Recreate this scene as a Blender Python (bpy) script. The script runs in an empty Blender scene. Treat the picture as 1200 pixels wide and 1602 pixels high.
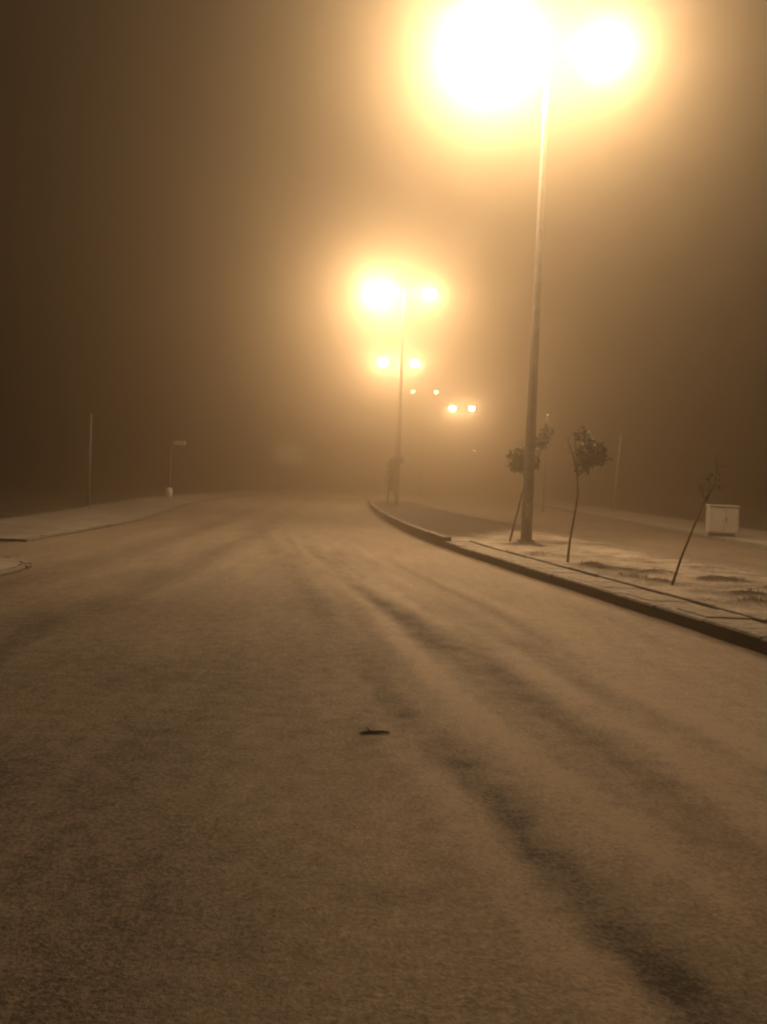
import bpy, bmesh, math, random
from mathutils import Vector, Matrix, noise
random.seed(7)
R = math.radians
sc = bpy.context.scene
col = sc.collection

# ------------------------------------------------------------------ camera
CZ = 1.48
cam_d = bpy.data.cameras.new("camera"); cam = bpy.data.objects.new("camera", cam_d); col.objects.link(cam)
cam_d.sensor_fit = 'VERTICAL'; cam_d.sensor_height = 36.0
cam_d.lens = 36.0 * 1350 / 1602
cam_d.clip_start = 0.05; cam_d.clip_end = 3000
PITCH, ROLL = R(2.2), R(2.2)
rx = Vector((1, 0, 0)); fw = Vector((0, math.cos(PITCH), -math.sin(PITCH))); up = rx.cross(fw)
cr = math.cos(ROLL) * rx + math.sin(ROLL) * up
cu = -math.sin(ROLL) * rx + math.cos(ROLL) * up
m = Matrix((cr, cu, -fw)).transposed().to_4x4(); m.translation = (0, 0, CZ)
cam.matrix_world = m
sc.camera = cam

# ------------------------------------------------------------------ night sky, exposure
w = bpy.data.worlds.new("World"); sc.world = w; w.use_nodes = True
bg = w.node_tree.nodes["Background"]
bg.inputs[0].default_value = (0.060, 0.030, 0.013, 1); bg.inputs[1].default_value = 0.25   # town glow on low cloud
sc.view_settings.view_transform = 'Standard'; sc.view_settings.look = 'None'
sc.view_settings.exposure = 0.0; sc.view_settings.gamma = 1
sc.view_settings.use_curve_mapping = False
sc.cycles.volume_bounces = 3
sc.cycles.max_bounces = 8
sc.cycles.use_denoising = True
sc.cycles.filter_width = 2.2
sc.cycles.use_adaptive_sampling = False
sc.cycles.sample_clamp_indirect = 4.0
SODIUM = (1.0, 0.675, 0.37)
FOG_C = (0.45, 0.385, 0.30, 1)
FOG_D, FOG_G = 0.0325, 0.89
LENS_E = 860.0           # radiance of a lit globe

# ------------------------------------------------------------------ helpers
def tag(o, label=None, cat=None, group=None, kind=None):
    for k, v in (('label', label), ('category', cat), ('group', group), ('kind', kind)):
        if v: o[k] = v
    return o
def empty(name, loc, rz=0, **k):
    o = bpy.data.objects.new(name, None); col.objects.link(o)
    o.empty_display_size = 0.2
    o.location = loc; o.rotation_euler = (0, 0, rz)
    return tag(o, **k)
def obj(name, bm, mat, parent=None, smooth=False, loc=None):
    me = bpy.data.meshes.new(name)
    bmesh.ops.recalc_face_normals(bm, faces=bm.faces[:])
    bm.to_mesh(me); bm.free()
    if smooth:
        for p in me.polygons: p.use_smooth = True
    me.materials.append(mat)
    o = bpy.data.objects.new(name, me); col.objects.link(o)
    if parent: o.parent = parent
    if loc: o.location = loc
    return o
def box(bm, c, s, bev=0.0, mat=None):
    t = bmesh.ops.create_cube(bm, size=1.0, matrix=Matrix.Translation(c) @ (mat or Matrix.Identity(4)) @ Matrix.Diagonal((*s, 1)))
    if bev:
        es = list({e for v in t['verts'] for e in v.link_edges})
        bmesh.ops.bevel(bm, geom=es, offset=bev, segments=2, profile=0.5, affect='EDGES')
def tube(bm, pts, rad, seg=10, cap=True):
    pts = [Vector(p) for p in pts]
    rings = []
    n = len(pts); ref = None
    for i, p in enumerate(pts):
        d = (pts[min(i + 1, n - 1)] - pts[max(i - 1, 0)]).normalized()
        if ref is None:
            ref = Vector((1, 0, 0)) if abs(d.x) < 0.8 else Vector((0, 1, 0))
        a = (ref - d * ref.dot(d)).normalized(); ref = a; b = d.cross(a)
        r = rad[i] if isinstance(rad, (list, tuple)) else rad
        rings.append([bm.verts.new(p + (a * math.cos(2 * math.pi * k / seg) + b * math.sin(2 * math.pi * k / seg)) * r) for k in range(seg)])
    for A, B in zip(rings, rings[1:]):
        for k in range(seg):
            bm.faces.new((A[k], A[(k + 1) % seg], B[(k + 1) % seg], B[k]))
    if cap:
        bm.faces.new(rings[0][::-1]); bm.faces.new(rings[-1])
def sstep(a, b, x):
    t = max(0.0, min(1.0, (x - a) / (b - a))); return t * t * (3 - 2 * t)
def interp(pl, y):
    """x on a polyline given by (y, x) pairs sorted by y"""
    if y <= pl[0][0]: a, b = pl[0], pl[1]
    elif y >= pl[-1][0]: a, b = pl[-2], pl[-1]
    else:
        for a, b in zip(pl, pl[1:]):
            if a[0] <= y <= b[0]: break
    return a[1] + (b[1] - a[1]) * (y - a[0]) / (b[0] - a[0])

# ------------------------------------------------------------------ materials
def mat(name, color, rough=0.7, metal=0.0, scale=8.0, amount=0.3, bump=0.0, bscale=None, coords='Object'):
    """one colour broken up by two octave-noise stains, rough micro bump"""
    M = bpy.data.materials.new(name); M.use_nodes = True
    N = M.node_tree.nodes; L = M.node_tree.links; B = N["Principled BSDF"]
    tc = N.new('ShaderNodeTexCoord')
    nz = N.new('ShaderNodeTexNoise'); nz.inputs['Scale'].default_value = scale; nz.inputs['Detail'].default_value = 6
    nz.inputs['Roughness'].default_value = 0.65
    L.new(tc.outputs[coords], nz.inputs['Vector'])
    rp = N.new('ShaderNodeValToRGB')
    rp.color_ramp.elements[0].position = 0.3; rp.color_ramp.elements[1].position = 0.7
    d = tuple(c * (1 - amount) for c in color); l = tuple(min(0.95, c * (1 + amount)) for c in color)
    rp.color_ramp.elements[0].color = (*d, 1); rp.color_ramp.elements[1].color = (*l, 1)
    L.new(nz.outputs['Fac'], rp.inputs['Fac']); L.new(rp.outputs['Color'], B.inputs['Base Color'])
    B.inputs['Roughness'].default_value = rough; B.inputs['Metallic'].default_value = metal
    if bump:
        n2 = N.new('ShaderNodeTexNoise'); n2.inputs['Scale'].default_value = bscale or scale * 6; n2.inputs['Detail'].default_value = 4
        L.new(tc.outputs[coords], n2.inputs['Vector'])
        bp = N.new('ShaderNodeBump'); bp.inputs['Strength'].default_value = 0.6; bp.inputs['Distance'].default_value = bump
        L.new(n2.outputs['Fac'], bp.inputs['Height']); L.new(bp.outputs['Normal'], B.inputs['Normal'])
    return M
def dusted(name, bare, dust, noise_amt=0.35, rough=0.8, coarse=3.0, fine=45.0, stretch=1.0, top=0.95):
    """bare ground under a thin pale cover; the vertex attribute 'cover' says how thick the cover lies, on the road with brightness falloff painted in"""
    M = bpy.data.materials.new(name); M.use_nodes = True
    N = M.node_tree.nodes; L = M.node_tree.links; B = N["Principled BSDF"]
    at = N.new('ShaderNodeAttribute'); at.attribute_name = 'cover'
    tc = N.new('ShaderNodeTexCoord')
    def nz(s, det, ro=0.6):
        n = N.new('ShaderNodeTexNoise'); n.inputs['Scale'].default_value = s; n.inputs['Detail'].default_value = det
        n.inputs['Roughness'].default_value = ro; L.new(tc.outputs['Object'], n.inputs['Vector']); return n.outputs['Fac']
    def math_(op, a, b):
        n = N.new('ShaderNodeMath'); n.operation = op
        for i, q in enumerate((a, b)):
            if isinstance(q, float): n.inputs[i].default_value = q
            else: L.new(q, n.inputs[i])
        return n.outputs[0]
    mp = N.new('ShaderNodeMapping'); mp.inputs['Scale'].default_value = (1.0, stretch, 1.0)
    mp.inputs['Rotation'].default_value = (0, 0, R(8) if stretch < 1 else 0); L.new(tc.outputs['Object'], mp.inputs['Vector'])
    cn = nz(coarse, 5); L.new(mp.outputs[0], cn.node.inputs['Vector'])
    a = math_('MULTIPLY', math_('SUBTRACT', cn, 0.5), noise_amt * (0.9 if stretch < 1 else 2.4))
    b = math_('MULTIPLY', math_('SUBTRACT', nz(fine, 3, 0.75), 0.5), noise_amt * 3.0)
    d_ = math_('MULTIPLY', math_('SUBTRACT', nz(fine * 0.2, 4, 0.7), 0.5), noise_amt * 1.6)
    s = math_('ADD', at.outputs['Fac'], math_('ADD', d_, math_('ADD', a, b)))
    rp = N.new('ShaderNodeValToRGB')
    rp.color_ramp.elements[0].position = 0.12; rp.color_ramp.elements[1].position = top
    rp.color_ramp.elements[0].color = (*bare, 1); rp.color_ramp.elements[1].color = (*dust, 1)
    L.new(s, rp.inputs['Fac']); L.new(rp.outputs['Color'], B.inputs['Base Color'])
    B.inputs['Roughness'].default_value = rough
    B.inputs['Specular IOR Level'].default_value = 0.3
    bp = N.new('ShaderNodeBump'); bp.inputs['Strength'].default_value = 0.8; bp.inputs['Distance'].default_value = 0.008
    L.new(math_('ADD', nz(fine * 1.6, 3, 0.7), math_('MULTIPLY', nz(fine * 0.5, 3), 0.8)), bp.inputs['Height'])
    L.new(bp.outputs['Normal'], B.inputs['Normal'])
    return M
M_road = dusted("dusted_asphalt", (0.05,0.041,0.033), (0.51, 0.42, 0.335), noise_amt=0.42, stretch=0.16, top=1.15)
M_median = dusted("dusted_soil", (0.028, 0.021, 0.015), (0.45, 0.39, 0.33), noise_amt=0.55, coarse=1.6, fine=22)
M_bed = dusted("bare_soil", (0.055, 0.04, 0.028), (0.22, 0.19, 0.16), noise_amt=0.5, coarse=2.5, fine=25)
M_verge = dusted("dusted_paving", (0.13, 0.115, 0.10), (0.50, 0.47, 0.43), noise_amt=0.35, coarse=1.2, fine=18)
M_soil = dusted("dark_soil", (0.035, 0.027, 0.02), (0.22, 0.19, 0.16), noise_amt=0.5, coarse=0.6, fine=8)
M_kerb = mat("kerb_concrete", (0.20, 0.18, 0.16), 0.85, scale=5, amount=0.45, bump=0.006)
def settled(name, bare, dust):
    """dirty stone with dust settled on its upward faces"""
    M = mat(name, bare, 0.9, scale=6, amount=0.5, bump=0.006); N = M.node_tree.nodes; L = M.node_tree.links
    g = N.new('ShaderNodeNewGeometry'); sp = N.new('ShaderNodeSeparateXYZ'); L.new(g.outputs['True Normal'], sp.inputs[0])
    nz = N.new('ShaderNodeTexNoise'); nz.inputs['Scale'].default_value = 9; nz.inputs['Detail'].default_value = 6
    tc = N.new('ShaderNodeTexCoord'); L.new(tc.outputs['Object'], nz.inputs['Vector'])
    mr = N.new('ShaderNodeMapRange'); mr.inputs[1].default_value = 0.3; mr.inputs[2].default_value = 0.6; mr.inputs[3].default_value = 0.25; L.new(nz.outputs['Fac'], mr.inputs[0])
    st = N.new('ShaderNodeMapRange'); st.inputs[1].default_value = 0.55; st.inputs[2].default_value = 0.95; L.new(sp.outputs['Z'], st.inputs[0])
    mu = N.new('ShaderNodeMath'); mu.operation = 'MULTIPLY'; L.new(mr.outputs[0], mu.inputs[0]); L.new(st.outputs[0], mu.inputs[1])
    mx = N.new('ShaderNodeMix'); mx.data_type = 'RGBA'; L.new(mu.outputs[0], mx.inputs['Factor'])
    B = N["Principled BSDF"]; src = B.inputs['Base Color'].links[0].from_socket
    L.new(src, mx.inputs[6]); mx.inputs[7].default_value = (*dust, 1); L.new(mx.outputs[2], B.inputs['Base Color'])
    return M
M_pave = settled("old_paving", (0.09, 0.078, 0.066), (0.36, 0.32, 0.27))
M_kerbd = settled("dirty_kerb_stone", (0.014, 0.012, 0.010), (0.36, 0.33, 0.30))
M_slab = mat("paving_concrete", (0.36, 0.335, 0.305), 0.85, scale=4, amount=0.3, bump=0.004)
M_galv = mat("galvanised_steel", (0.22, 0.215, 0.205), 0.5, 0.45, scale=6, amount=0.25, bump=0.002)
M_hood = mat("grey_enamel", (0.28, 0.28, 0.27), 0.45, 0.1, scale=9, amount=0.2)
M_bark = mat("bark", (0.075, 0.055, 0.04), 0.9, scale=25, amount=0.4, bump=0.006)
M_leaf = mat("dry_leaf", (0.060, 0.070, 0.030), 0.7, scale=6, amount=0.5)
M_cab = mat("white_enamel", (0.45, 0.43, 0.40), 0.5, scale=3, amount=0.12, bump=0.001)
M_white = mat("white_paint", (0.80, 0.78, 0.74), 0.5, scale=4, amount=0.1)
M_dark = mat("dark_plastic", (0.03, 0.03, 0.03), 0.6, scale=10, amount=0.3)
M_post = mat("pale_paint", (0.24, 0.23, 0.21), 0.55, scale=8, amount=0.2)
M_wood = mat("wet_stick", (0.075, 0.05, 0.033), 0.8, scale=30, amount=0.5, bump=0.003)
def emis(name, color, s):
    M = bpy.data.materials.new(name); M.use_nodes = True
    B = M.node_tree.nodes["Principled BSDF"]
    B.inputs['Base Color'].default_value = (0.8, 0.8, 0.78, 1)
    B.inputs['Emission Color'].default_value = (*color, 1); B.inputs['Emission Strength'].default_value = s
    return M
M_dim = emis("dim_bulb", SODIUM, 6.0)
M_weak = emis("lit_faint_bulb", SODIUM, 60.0)

# ------------------------------------------------------------------ ground lines (world metres; camera at 0,0)
KERB = [(-40, 9.3), (-12, 6.35), (0, 4.75), (7.96, 3.61), (9.76, 3.24), (12.82, 2.61), (18.65, 1.41), (25.2, 0.55), (31, 0.0), (39, -0.5), (45, -0.75),
        (55, -1.0), (71, -0.8), (82, 0.2), (94, 2.2), (110, 7.6), (125, 14.5), (160, 34)]
MEDFAR = [(-40, 11.5), (0, 9.0), (8, 7.9), (14.6, 6.54), (18.4, 5.49), (23.8, 4.78), (31, 3.7), (39, 2.6), (45, 2.1), (55, 2.0), (71, 2.4), (82, 3.5), (94, 5.8), (110, 11.6), (125, 18.5), (160, 38)]
FARK = [(-40, 12.4), (0, 10.6), (25, 9.95), (36, 10.2), (53, 10.5), (71, 11), (94, 14.5), (110, 20), (125, 27), (160, 46)]
VERGL = [(-40, -8), (0, -7), (18.2, -6.85), (24, -6.9), (41, -9.0), (55, -9.3), (71, -8.6), (94, -6), (110, -4), (160, 18)]
def smooth_line(pl, it=2):
    out = [(y, interp(pl, y)) for y in [-40 + 2.0 * i for i in range(101)]]
    for _ in range(it):
        out = [out[0]] + [(b[0], (a[1] + 2 * b[1] + c[1]) / 4) for a, b, c in zip(out, out[1:], out[2:])] + [out[-1]]
    return out
KERB, MEDFAR, FARK, VERGL = map(smooth_line, (KERB, MEDFAR, FARK, VERGL))

def sheet(name, ys, xs_of, z_of, cover_of, material, kind='structure'):
    """grid sheet: for every y the x positions; z and thickness of cover per vertex"""
    bm = bmesh.new(); lay = bm.verts.layers.float.new('cover')
    rows = []
    for y in ys:
        row = []
        for x in xs_of(y):
            v = bm.verts.new((x, y, z_of(x, y))); v[lay] = cover_of(x, y); row.append(v)
        rows.append(row)
    for A, B in zip(rows, rows[1:]):
        for i in range(len(A) - 1):
            bm.faces.new((A[i], A[i + 1], B[i + 1], B[i]))
    o = obj(name, bm, material, smooth=True)
    if kind: o['kind'] = kind
    return o

# wheel tracks scraped into the cover: (polyline (y,x), half width, depth, y fade in/out)
DARK_A = [(1.6, 1.12), (2.35, 0.97), (2.78, 0.83), (3.07, 0.77), (3.92, 0.62), (5.23, 0.24), (7.9, -0.32), (11.5, -1.02), (16, -1.9)]
DARK_B = [(3.6, 1.75), (4.54, 1.43), (5.97, 1.02), (9.07, 0.27), (11.56, -0.33), (16, -1.3), (24, -2.9)]
LIGHT_A = [(2.6, 1.42), (3.75, 1.13), (4.21, 0.99), (6.26, 0.48), (9.44, 0.0), (15.9, -1.36), (24, -2.6)]
def fbm(x, y, s, o=3):
    v = 0; a = 1; t = 0
    for k in range(o):
        v += a * noise.noise(Vector((x * s, y * s, 3.7 * k))); t += a; a *= 0.55; s *= 2.1
    return v / t
def road_cover_shade(x, y):  # cover and tracks, plus a left-to-right brightness falloff painted in
    c = 0.50 + 0.10 * sstep(-1.2, 0.6, x) * (1 - sstep(14, 22, y)) + 0.10 * fbm(x, y, 0.45) + 0.10 * fbm(x + 0.3 * y, y * 0.5, 1.4) + 0.07 * fbm(x * 2.4 + 0.4 * y, y * 0.16, 0.7)
    g = interp(KERB, y) - x
    c -= 0.5 * (1 - sstep(0.02, 0.30 + 0.12 * fbm(x, y, 1.2), g))
    if 1.2 < y < 26:
        wob = 0.05 * fbm(x, y, 0.9)
        da = abs(x - interp(DARK_A, y) + wob); db = abs(x - interp(DARK_B, y) + wob); la = abs(x - interp(LIGHT_A, y) + wob)
        gain = 0.75 + 0.6 * fbm(x, y, 1.7) + 0.9 * fbm(x, y * 0.6, 6.0, 2)
        wa = 0.135 + 0.05 * sstep(4, 12, y) + 0.05 * fbm(x, y, 3.0, 2)
        strong = sstep(1.4, 2.6, y) * (0.30 + 0.70 * (1 - sstep(3.2, 7.5, y)))
        c -= 0.62 * strong * gain * math.exp(-abs(da / wa) ** 3) * (1 - 0.5 * sstep(12, 24, y))
        c -= 0.36 * gain * math.exp(-abs(db / 0.19) ** 3) * sstep(3.2, 4.6, y) * (1 - sstep(14, 24, y))
        c += 0.46 * gain * math.exp(-abs(la / 0.12) ** 2.5) * sstep(2.6, 4.2, y) * (1 - sstep(14, 24, y))
        rag = fbm(x, y, 2.2) + 0.8 * fbm(x, y, 8.0, 2)
        c -= 0.34 * max(0, rag + 0.15) * math.exp(-((x - interp(DARK_A, y) + 0.30) / 0.28) ** 2) * sstep(2.4, 3.4, y) * (1 - sstep(5.5, 9, y))
        c += 0.30 * (0.7 + rag) * math.exp(-abs((x - interp(DARK_A, y) + 0.24) / 0.13) ** 2.5) * sstep(2.0, 2.8, y) * (1 - sstep(4.0, 5.5, y))
        c += 0.22 * (0.7 + rag) * math.exp(-abs((x - interp(DARK_B, y) - 0.42) / 0.16) ** 2.5) * sstep(3.6, 5, y) * (1 - sstep(12, 18, y))
        c -= 0.30 * max(0, rag + 0.1) * math.exp(-((x - interp(DARK_B, y) - 0.75) / 0.16) ** 2) * sstep(3.4, 4.4, y) * (1 - sstep(7, 12, y))
        # faint streaks that run with the tracks
        sx = x - interp(LIGHT_A, y)
        c += 0.42 * fbm(sx * 1.0, y * 0.07 + 9, 3.2, 2) * sstep(-0.9, 0.1, sx) * (1 - sstep(1.3, 2.2, sx)) * sstep(2.0, 4.0, y) * (1 - sstep(14, 24, y))
        # worn patch at the lower right
        c -= 0.20 * math.exp(-(((x - 1.15) / 0.30) ** 2 + ((y - 2.5) / 0.6) ** 2))
        c += 0.14 * sstep(-0.6, 0.6, x) * (1 - sstep(4, 9, y))  # near right lifted: painted brightness rather than thicker cover
        c -= 0.25 * math.exp(-(((x - 0.12) / 0.22) ** 2 + ((y - 3.0) / 0.10) ** 2)) * gain
        c += 0.12 * math.exp(-(((x - 1.9) / 0.9) ** 2 + ((y - 7) / 3.5) ** 2))
    for k, x0 in enumerate((-4.6, -3.1)):       # older, mostly refilled wheel lines on the left lane
        xl = x0 - 0.05 * max(0, y - 20)
        c -= 0.14 * math.exp(-((x - xl + 0.2 * fbm(x, y, 0.3)) / 0.35) ** 2)
    c += 0.09 * fbm(x, y * 0.8, 5.0, 2) + 0.03 - 0.17 * (1 - sstep(-1.3, 0.3, x)) * (1 - sstep(6, 14, y))  # last term paints vignette-like darkening into the near left
    return max(0.0, min(1.0, c))
def road_z(x, y):
    if y > 26 or y < 0: return 0.0
    return 0.014 * (road_cover_shade(x, y) - 0.52) + 0.002 * fbm(x, y, 2.5, 2)
def frange(a, b, s):
    n = max(1, int(round((b - a) / s))); return [a + (b - a) * i / n for i in range(n + 1)]
ys_road = frange(-40, 0, 4)[:-1] + frange(0, 9, 0.06)[:-1] + frange(9, 28, 0.2)[:-1] + frange(28, 160, 3)
def xs_road(y):
    a, b = interp(VERGL, y) - 0.15, interp(KERB, y) + 0.1
    return [a + (min(-2.2, (a + b) / 2) - a) * i / 40 for i in range(40)] + [min(-2.2, (a + b) / 2) + (b - min(-2.2, (a + b) / 2)) * i / 90 for i in range(91)]

# ground to the horizon
g = sheet("ground", frange(-300, 420, 12), lambda y: frange(-360, 360, 12), lambda x, y: -0.02 - 0.05, lambda x, y: 0.25 + 0.3 * fbm(x, y, 0.05), M_soil)
sheet("road", ys_road, xs_road, road_z, road_cover_shade, M_road)
sheet("opposite_road", frange(-40, 160, 2), lambda y: [interp(MEDFAR, y) - 0.1 + (interp(FARK, y) - interp(MEDFAR, y) + 0.2) * i / 14 for i in range(15)],
      lambda x, y: 0.0, lambda x, y: 0.46 + 0.2 * fbm(x, y, 0.4) - 0.12 * math.exp(-((x - interp(MEDFAR, y) - 1.6) / 0.5) ** 2), M_road)

def strip(name, line, w0, w1, z0, z1, material, y0=-40, y1=160, step=1.0, gap=None, bev=0.02, parent=None):
    """a kerb: stones laid along a line, each with a bevelled top edge and a joint"""
    bm = bmesh.new()
    y = y0
    while y < y1:
        ln = step if y < 60 else step * 3
        a, b = y + 0.009, min(y + ln, y1) - 0.009
        jit = random.uniform(-0.014, 0.014); jz = random.uniform(-0.010, 0.008)
        prof = [(w0, z0), (w0, z1 - bev), (w0 + bev, z1), (w1, z1)] if w1 > w0 else None
        prof = [(w0 + jit, z0), (w0 + jit, z1 - bev + jz), (w0 + bev + jit, z1 + jz), (w1 - bev + jit, z1 + jz), (w1 + jit, z1 - bev + jz), (w1 + jit, z0)]
        A = [bm.verts.new((interp(line, a) + p, a, q)) for p, q in prof]
        B = [bm.verts.new((interp(line, b) + p, b, q)) for p, q in prof]
        n = len(prof)
        for i in range(n):
            bm.faces.new((A[i], A[(i + 1) % n], B[(i + 1) % n], B[i]))
        bm.faces.new(A[::-1]); bm.faces.new(B)
        y += ln
    o = obj(name, bm, material); o['kind'] = 'structure'
    return o
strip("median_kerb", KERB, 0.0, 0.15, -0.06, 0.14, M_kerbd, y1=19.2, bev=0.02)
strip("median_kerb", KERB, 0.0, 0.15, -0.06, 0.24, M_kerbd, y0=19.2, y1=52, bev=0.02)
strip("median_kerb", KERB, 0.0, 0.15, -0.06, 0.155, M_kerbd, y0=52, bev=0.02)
strip("median_kerb", [(y, x - 0.15) for y, x in MEDFAR], 0.0, 0.15, -0.06, 0.14, M_kerb, bev=0.025)
strip("far_kerb", FARK, 0.0, 0.15, -0.06, 0.13, M_kerb)
strip("left_kerb", VERGL, -0.15, 0.0, -0.06, 0.055, M_pave, y0=16.6)
NEARL = [(-40, -5.0), (12.0, -5.0), (12.5, -5.08), (13.0, -5.38), (13.3, -5.75), (13.5, -6.5)]
strip("left_kerb", NEARL, -0.15, 0.0, -0.06, 0.055, M_pave, y0=-40, y1=12)
strip("left_kerb", NEARL, -0.15, 0.0, -0.06, 0.055, M_pave, y0=12, y1=13.5, step=0.25)
# paved margin inside the near kerb, then a slim edging stone
strip("median_paving", KERB, 0.156, 0.66, -0.05, 0.132, M_pave, y0=-40, y1=19.6, step=0.6, bev=0.008)
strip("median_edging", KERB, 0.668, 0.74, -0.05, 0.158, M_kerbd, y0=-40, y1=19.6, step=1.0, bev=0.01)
BED0, BED1 = 20.2, 52
def med_x(y): 
    off = 0.745 if y < 19.6 else 0.15
    a, b = interp(KERB, y) + off, interp(MEDFAR, y) - 0.15
    return [a + (b - a) * i / 26 for i in range(27)]
MOUNDS = [(3.75, 12.9, 0.28), (4.05, 12.6, 0.2), (4.9, 11.4, 0.33), (4.45, 13.9, 0.3), (5.2, 13.2, 0.4), (4.6, 10.6, 0.25), (3.6, 14.9, 0.25), (3.0, 16.4, 0.3), (5.6, 12.1, 0.3), (3.2, 19.2, 0.4)]
def bed_k(x, y):
    e = interp(KERB, y)
    return sstep(19.3, 20.6, y - 1.6 * max(0, x - e - 0.2)) * (1 - sstep(48, 53, y))
def med_z(x, y):
    base = 0.125 + 0.05 * max(0, fbm(x, y, 0.9)) + 0.025 * fbm(x, y, 3.2)
    base += 0.08 * bed_k(x, y)
    for px, py, r in MOUNDS: base += 0.06 * math.exp(-(((x - px) / r) ** 2 + ((y - py) / (r * 0.8)) ** 2))
    return base
def med_c(x, y):
    c = 0.62 + 0.55 * fbm(x, y, 0.75) + 0.35 * fbm(x, y, 2.4)
    for px, py, r in MOUNDS: c -= 0.75 * math.exp(-(((x - px) / r) ** 2 + ((y - py + 0.05) / (r * 0.7)) ** 2)) * (0.8 + fbm(x, y, 5.0, 2))
    k = bed_k(x, y)
    return max(-0.3, min(1, c * (1 - k) + k * (-0.12 + 0.25 * fbm(x, y, 0.8))))
sheet("median_soil", frange(-40, 3, 1.5)[:-1] + frange(3, 24, 0.14)[:-1] + frange(24, 60, 0.7)[:-1] + frange(60, 160, 2), med_x, med_z, med_c, M_median)
# left verge and pavement, broken by a side-road mouth
sheet("left_pavement", frange(16.6, 160, 1.2), lambda y: [interp(VERGL, y) - 0.15 - (2.9 * i / 8) for i in range(9)],
      lambda x, y: 0.05, lambda x, y: 0.52 + 0.35 * fbm(x, y, 0.3), M_verge)
sheet("left_pavement", frange(-40, 12, 1.3)[:-1] + [12, 12.5, 13, 13.3, 13.5], lambda y: [interp(NEARL, y) - 0.15 - (40 * i / 20) for i in range(21)],
      lambda x, y: 0.05, lambda x, y: 0.6 + 0.35 * fbm(x, y, 0.3), M_verge)
sheet("side_road", frange(9.5, 16.6, 0.4), lambda y: frange(-60, interp(VERGL, y) - 0.15, 1.2) if False else [-60 + (interp(VERGL, y) - 0.15 + 60) * i / 60 for i in range(61)],
      lambda x, y: -0.004, lambda x, y: 0.40 + 0.35 * fbm(x, y, 0.3), M_road)
sheet("far_pavement", frange(-40, 160, 1.5), lambda y: [interp(FARK, y) + 0.15 + (3.6 * i / 8) for i in range(9)],
      lambda x, y: 0.125, lambda x, y: 0.62 + 0.4 * fbm(x, y, 0.25), M_verge)

# ------------------------------------------------------------------ street lamps
H = 11.05
def luminaire(root, s, lens, r):
    """ball lantern hung from the arm's end: glowing globe, enlarged to stand for glare, under a shallow enamel dish"""
    c = Vector((s * 1.29, 0, H - 0.10))
    bm = bmesh.new(); rings = []
    prof = [(0.05, r + 0.13), (0.10, r + 0.10), (r * 0.55, r * 0.97 + 0.03), (r * 0.95, r * 0.62), (r * 1.12, r * 0.36), (r * 1.14, r * 0.30), (r * 1.07, r * 0.34), (r * 0.9, r * 0.56), (r * 0.5, r * 0.92), (0.04, r * 1.03)]
    for q, z in prof:
        rings.append([bm.verts.new(c + Vector((q * math.cos(2 * math.pi * k / 24), q * math.sin(2 * math.pi * k / 24), z))) for k in range(24)])
    for A, B in zip(rings, rings[1:]):
        for k in range(24): bm.faces.new((A[k], A[(k + 1) % 24], B[(k + 1) % 24], B[k]))
    bm.faces.new(rings[0]); bm.faces.new(rings[-1])
    hd = obj("lamp_shade", bm, M_hood, root, smooth=True)
    bm = bmesh.new(); bmesh.ops.create_icosphere(bm, subdivisions=3, radius=r, matrix=Matrix.Translation(c))
    obj("globe", bm, lens, hd, smooth=True)
def make_lamp(loc, rz, label, lenses, radii):
    root = empty("street_lamp", loc, rz, label=label, cat="street lamp", group="twin-armed street lamps along the median")
    bm = bmesh.new(); box(bm, (0, 0, 0.012), (0.42, 0.42, 0.03), 0.006)
    tube(bm, [(0, 0, 0.02), (0, 0, 0.05)], 0.17, 12)
    bp = obj("base_plate", bm, M_galv, root)
    for sx in (-1, 1):
        for sy in (-1, 1):
            bm = bmesh.new(); tube(bm, [(sx * 0.16, sy * 0.16, 0.02), (sx * 0.16, sy * 0.16, 0.085)], 0.018, 6); obj("anchor_bolt", bm, M_galv, bp)
    bm = bmesh.new()
    tube(bm, [(0, 0, 0.04 + (H - 0.15) * i / 12) for i in range(13)], [0.132 - 0.090 * i / 12 for i in range(13)], 14)
    pole = obj("pole", bm, M_galv, root, smooth=True)
    bm = bmesh.new(); box(bm, (0, -0.128, 0.75), (0.10, 0.02, 0.34), 0.006); obj("access_door", bm, M_hood, pole)
    bm = bmesh.new(); tube(bm, [(0, 0, H - 0.30), (0, 0, H + 0.10), (0, 0, H + 0.16)], [0.072, 0.072, 0.03], 12); obj("pole_cap", bm, M_galv, root, smooth=True)
    for s, lens, r in zip((-1, 1), lenses, radii):
        bm = bmesh.new()
        tube(bm, [(s * 0.04, 0, H - 0.20), (s * 0.22, 0, H - 0.11), (s * 0.5, 0, H + 0.12), (s * 0.9, 0, H + 0.34), (s * 1.29, 0, H + r + 0.01)], [0.035, 0.034, 0.032, 0.03, 0.03], 8)
        obj("arm", bm, M_galv, root, smooth=True)
        luminaire(root, s, lens, r)
    return root
spots = [((3.24, 19.44, 0.15), R(-5), "tall steel street lamp with two blazing heads, nearest, beside the young trees", (1.45, 0.85), (0.44, 0.32)),
         ((0.65, 44.8, 0.15), R(0), "twin-headed street lamp at the tip of the dark soil bed, second nearest", (1.65, 0.9), (0.42, 0.33)),
         ((0.77, 71.0, 0.15), R(0), "third street lamp up the road, twin lights just behind the second pole", (1.7, 1.5), (0.38, 0.34)),
         ((3.95, 94.0, 0.15), R(-12), "street lamp far up the road with a very weak pair of lights", (0.05, 0.10), (0.22, 0.22)),
         ((9.75, 113.0, 0.15), R(-20), "farthest twin street lamp, small bright pair low to the right", (3.5, 3.2), (0.40, 0.37))]
for loc, rz, lab, lens, radii in spots:
    make_lamp(loc, rz, lab, [emis("lit_glare_globe", SODIUM, LENS_E * q) for q in lens], radii)

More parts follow.
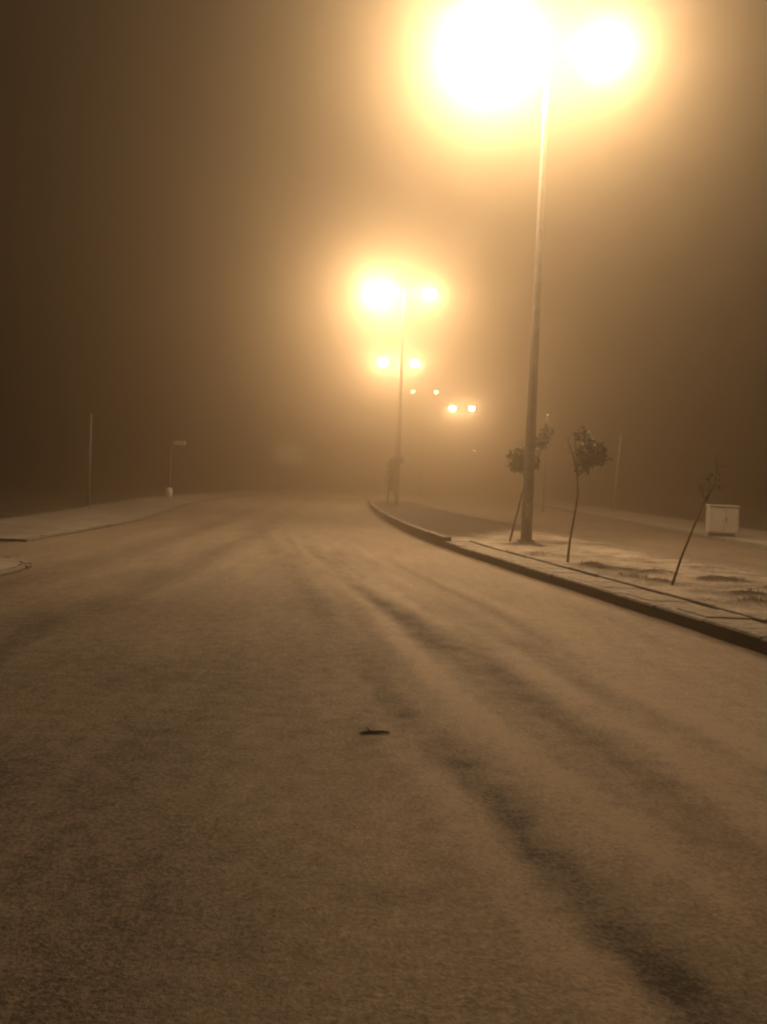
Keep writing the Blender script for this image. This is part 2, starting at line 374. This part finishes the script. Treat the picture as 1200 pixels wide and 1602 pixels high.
# ------------------------------------------------------------------ young trees on the median
def leafy(bm, c, rad, n, size, droop=0.3):
    for _ in range(n):
        u = random.random() ** 0.5
        a = random.uniform(0, 2 * math.pi); z = random.uniform(-1, 1); q = math.sqrt(1 - z * z)
        p = Vector(c) + Vector((rad[0] * u * q * math.cos(a), rad[1] * u * q * math.sin(a), rad[2] * u * z))
        d = Vector((random.uniform(-1, 1), random.uniform(-1, 1), random.uniform(-1, 0.6))).normalized()
        n_ = d.orthogonal().normalized(); n_.rotate(Matrix.Rotation(random.uniform(0, 6.28), 3, d))
        l = size * random.uniform(0.6, 1.3); wd = l * 0.24
        v = [bm.verts.new(p), bm.verts.new(p + d * l * 0.5 + n_ * wd), bm.verts.new(p + d * l), bm.verts.new(p + d * l * 0.5 - n_ * wd)]
        bm.faces.new(v)
def tree(loc, trunk, rads, twigs, clumps, leaf, label):
    root = empty("young_tree", loc, 0, label=label, cat="tree", group="young trees on the median")
    bm = bmesh.new(); tube(bm, trunk, rads, 8); obj("trunk", bm, M_bark, root, smooth=True)
    if twigs:
        bm = bmesh.new()
        for a, b in twigs:
            a, b = Vector(a), Vector(b); mid = (a + b) / 2 + Vector((random.uniform(-.05, .05), random.uniform(-.05, .05), random.uniform(0, .06)))
            tube(bm, [a, mid, b], [0.011, 0.008, 0.004], 5)
            for _ in range(4):
                t = random.uniform(0.35, 1); p = a.lerp(b, t)
                tube(bm, [p, p + Vector((random.uniform(-.16, .16), random.uniform(-.16, .16), random.uniform(-.02, .2)))], [0.005, 0.002], 4)
        obj("limbs", bm, M_bark, root, smooth=True)
    if clumps:
        bm = bmesh.new()
        for c, r_, n in clumps: leafy(bm, c, r_, int(n * 1.7), leaf)
        obj("crown", bm, M_leaf, root)
    return root
# tree A stands just behind the near lamp pole, stem leaning right
T = Vector((0.36, 0.2, 1.5))
tree((2.92, 19.85, 0.13), [(0, 0, -.05), (0.12, 0.03, 0.5), (0.24, 0.1, 1.0), (0.36, 0.2, 1.55)], [0.026, 0.022, 0.02, 0.016],
     [(T, (0.05, .1, 2.0)), (T, (0.25, .3, 2.3)), (T, (0.55, .1, 2.4)), (T, (0.80, .2, 2.5)), (T, (0.1, .3, 1.75)), (T, (0.65, .2, 1.9))],
     [((0.22, .2, 1.95), (0.30, 0.3, 0.27), 330), ((0.42, .2, 1.85), (0.26, .3, .2), 220), ((0.62, .2, 2.35), (0.22, .25, 0.22), 150), ((0.78, .2, 2.55), (0.13, .2, .16), 60), ((0.1, .2, 1.75), (0.16, .2, .12), 80)],
     0.10, "leafy young tree leaning behind the nearest lamp pole")
T = Vector((0.10, 0, 1.52))
tree((3.31, 15.33, 0.13), [(0, 0, -.05), (0.02, 0, 0.35), (0.09, 0, 0.85), (0.13, 0, 1.2), (0.10, 0, 1.55)], [0.026, 0.021, 0.019, 0.017, 0.013],
     [(T, (-0.10, .05, 2.2)), (T, (-0.06, -.05, 2.05)), (T, (0.25, .1, 2.2)), (T, (0.5, .0, 2.05)), (T, (0.4, .1, 1.8)), (T, (0.02, 0, 2.3))],
     [((0.30, 0, 1.98), (0.24, 0.24, 0.22), 330), ((0.42, 0, 1.88), (0.22, .2, .15), 160), ((0.20, 0, 1.75), (0.16, .16, .15), 110), ((0.16, .0, 2.25), (0.14, .14, .14), 40), ((0.5, 0, 2.02), (.12, .12, .1), 60)],
     0.085, "slim young tree with its crown swept to the right, second along the median")
T = Vector((0.47, 0.1, 1.2))
tree((4.10, 12.15, 0.13), [(0, 0, -.05), (0.13, 0.02, 0.4), (0.30, 0.06, 0.85), (0.47, 0.1, 1.28)], [0.020, 0.017, 0.014, 0.009],
     [(T, (0.50, .1, 1.60)), (T, (0.68, .1, 1.55)), (T, (0.62, .15, 1.72)), (T, (0.35, 0.1, 1.45))],
     [((0.60, .1, 1.55), (0.16, 0.16, 0.14), 9)], 0.07, "bare leaning sapling nearest the camera with almost no leaves")
T = Vector((0.22, 0, 1.5))
tree((0.18, 44.3, 0.15), [(0, 0, -.05), (0.03, 0, 0.6), (0.1, 0, 1.3), (0.22, 0, 2.0)], [0.05, 0.045, 0.04, 0.03],
     [(T, (0.0, .1, 2.5)), (T, (0.6, .1, 2.6)), (T, (0.35, 0, 3.0))],
     [((0.25, 0, 2.1), (0.36, 0.3, 0.42), 150), ((0.15, 0, 1.3), (0.26, 0.3, 0.6), 130), ((0.55, 0, 2.35), (0.25, .2, .2), 60)],
     0.15, "hazy small tree against the foot of the second lamp pole")

# ------------------------------------------------------------------ cabinet and posts
cb = empty("utility_cabinet", (10.02, 25.7, 0.0), R(-6), label="white utility cabinet by the far kerb of the opposite road", cat="cabinet")
cb.location = (10.33, 26.3, 0.125)
S = 0.93
bm = bmesh.new()
box(bm, (0, 0, 0.035), (0.78 * S, 0.34, 0.12), 0.006)
obj("plinth", bm, M_dark, cb)
bm = bmesh.new(); box(bm, (0, 0, 0.10 + 0.43 * S), (0.94 * S, 0.42, 0.86 * S), 0.012); obj("body", bm, M_cab, cb)
bm = bmesh.new(); box(bm, (0, -0.02, 0.10 + 0.895 * S), (0.97 * S, 0.46, 0.05), 0.012); obj("roof", bm, M_cab, cb)
for sx in (-1, 1):
    bm = bmesh.new(); box(bm, (sx * 0.225 * S, -0.222, 0.10 + 0.43 * S), (0.42 * S, 0.02, 0.76 * S), 0.006); dr = obj("door", bm, M_cab, cb)
    if sx > 0:
        bm = bmesh.new(); box(bm, (0.05 * S, -0.245, 0.10 + 0.46 * S), (0.03, 0.03, 0.14), 0.005); obj("handle", bm, M_dark, dr)

def post(loc, tip, r, label, name="roadside_post", cat="post", material=None):
    t = empty(name, loc, 0, label=label, cat=cat); material = material or M_post
    tip = Vector(tip)
    bm = bmesh.new(); tube(bm, [(0, 0, -0.05), tip * 0.5, tip], [r, r * 0.9, r * 0.8], 10); obj("shaft", bm, material, t, smooth=True)
    bm = bmesh.new(); tube(bm, [tip * 0.998, tip * 1.008, tip * 1.014], [r * 0.95, r * 0.95, r * 0.3], 10); obj("cap", bm, M_galv, t, smooth=True)
    bm = bmesh.new(); box(bm, (0, 0, 0.02), (r * 4, r * 4, 0.05), 0.01); obj("foot", bm, M_slab, t)
    return t
post((13.3, 50, 0.125), (0.28, 0, 4.4), 0.10, "pale leaning post beyond the opposite road")
post((-11.3, 33.0, 0.0), (0, 0, 3.5), 0.06, "slim grey post in the dark on the far left", material=M_galv)
sg = empty("signpost", (-11.6, 46.5, 0.05), 0, label="slim post with a small bent white arm beside the left pavement", cat="post")
bm = bmesh.new(); tube(bm, [(0, 0, -.05), (0.02, 0, 1.5), (0.05, 0, 2.7), (0.16, 0, 2.88), (0.45, 0, 2.92), (0.62, 0, 2.90)], [0.06, 0.055, 0.05, 0.05, 0.05, 0.05], 10); obj("shaft", bm, M_post, sg, smooth=True)
bm = bmesh.new(); box(bm, (0.50, 0, 2.93), (0.62, 0.25, 0.22), 0.03); obj("arm_head", bm, M_white, sg)
bm = bmesh.new(); tube(bm, [(0, 0, -.02), (0, 0, 0.45), (0, 0, 0.5)], [0.2, 0.2, 0.12], 10); obj("base_sleeve", bm, M_white, sg, smooth=True)
sn = empty("road_sign", (-8.95, 80.0, 0.05), R(4), label="faint pale road sign panel in the fog up the left side", cat="sign")
for px in (-0.8, 0.8):
    bm = bmesh.new(); tube(bm, [(px, 0.06, -.05), (px, 0.10, 4.3)], 0.07, 8); obj("post", bm, M_galv, sn, smooth=True)
bm = bmesh.new(); box(bm, (0, 0, 3.35), (2.3, 0.05, 1.9), 0.02); obj("panel", bm, M_cab, sn)

# ------------------------------------------------------------------ grit on the road, dry weeds on the median
bm = bmesh.new()
for _ in range(1500):
    y = 1.7 + 7.5 * random.random() ** 1.6; x = random.uniform(-0.5 - 0.42 * y, 0.6 + 0.46 * y)
    if x > interp(KERB, y) - 0.03: continue
    r = random.choice((0.001, 0.0012, 0.0016, 0.002)) * random.uniform(0.8, 1.4) * (1 + y * 0.05)
    mm = Matrix.Translation((x, y, road_z(x, y) + r * 0.3)) @ Matrix.Rotation(random.uniform(0, 6.3), 4, 'Z') @ Matrix.Diagonal((r * random.uniform(0.8, 1.6), r, r * 0.75, 1))
    bmesh.ops.create_icosphere(bm, subdivisions=1, radius=1.0, matrix=mm)
M_grit = mat("pale_grit", (0.45, 0.41, 0.36), 0.5, scale=60, amount=0.6)
o = obj("grit", bm, M_grit); tag(o, "fine pale grit strewn over the road in the foreground", "grit", kind="stuff")
bm = bmesh.new()
for px, py, r in MOUNDS:
    for _ in range(60):
        a = random.uniform(0, 6.28); q = r * 0.9 * random.random() ** 0.6
        x, y = px + q * math.cos(a), py - 0.05 + q * 0.7 * math.sin(a)
        z = med_z(x, y) - 0.01; h = random.uniform(0.02, 0.075); b = random.uniform(0, 6.28); wd = 0.004
        t = Vector((random.uniform(-0.6, 0.6) * h, random.uniform(-0.6, 0.6) * h, h))
        v = [bm.verts.new((x - wd * math.cos(b), y - wd * math.sin(b), z)), bm.verts.new((x + wd * math.cos(b), y + wd * math.sin(b), z)), bm.verts.new(Vector((x, y, z)) + t)]
        bm.faces.new(v)
o = obj("dry_weeds", bm, M_bark); tag(o, "dark dry weeds in low tufts on the median soil", "weeds", kind="stuff")

# ------------------------------------------------------------------ stick on the road
bm = bmesh.new()
tube(bm, [(-0.09, -0.02, 0.012), (-0.062, 0.0, 0.013), (-0.01, 0.012, 0.013), (0.045, 0.008, 0.017), (0.085, 0.014, 0.012)], [0.004, 0.008, 0.009, 0.008, 0.005], 8)
tube(bm, [(-0.03, 0.008, 0.02), (-0.045, 0.03, 0.026), (-0.05, 0.05, 0.03)], [0.006, 0.005, 0.003], 6)
tag(obj("stick", bm, M_wood, smooth=True, loc=(0, 4.95, road_z(0, 4.95) - 0.005)), "short dark stick lying on the dusty road", "stick")

# ------------------------------------------------------------------ two weak lights far off in the fog
for (x, y, z), lab in (((10.35, 101.5, 5.2), "tiny weak lamp on a post low in the fog right of the road"), ((8.5, 46.0, 5.2), "tiny glint of a lamp above the leafy young tree")):
    t = empty("path_lamp", (x, y, 0), 0, label=lab, cat="lamp", group="weak lamps in the fog")
    bm = bmesh.new(); tube(bm, [(0, 0, -.1), (0, 0, z - .12)], [0.04, 0.03], 8); obj("pole", bm, M_galv, t, smooth=True)
    bm = bmesh.new(); bmesh.ops.create_icosphere(bm, subdivisions=2, radius=0.035 if y < 60 else 0.06, matrix=Matrix.Translation((0, 0, z))); obj("bulb", bm, M_dim if y < 60 else M_weak, t, smooth=True)
    bm = bmesh.new(); tube(bm, [(0, 0, z + .06), (0, 0, z + .14)], [0.13, 0.04], 12); obj("cap", bm, M_hood, t, smooth=True)

# ------------------------------------------------------------------ fog: one closed box of even density
bm = bmesh.new(); box(bm, (30, 60, 6), (800, 800, 16))
hz = obj("haze", bm, M_road); hz['kind'] = 'stuff'
MH = bpy.data.materials.new("fog"); MH.use_nodes = True; N = MH.node_tree.nodes; N.clear()
out = N.new('ShaderNodeOutputMaterial'); pv = N.new('ShaderNodeVolumePrincipled')
pv.inputs['Color'].default_value = FOG_C; pv.inputs['Density'].default_value = FOG_D
pv.inputs['Anisotropy'].default_value = FOG_G
MH.node_tree.links.new(pv.outputs[0], out.inputs['Volume'])
MH.cycles.volume_sampling = 'MULTIPLE_IMPORTANCE'
hz.data.materials[0] = MH
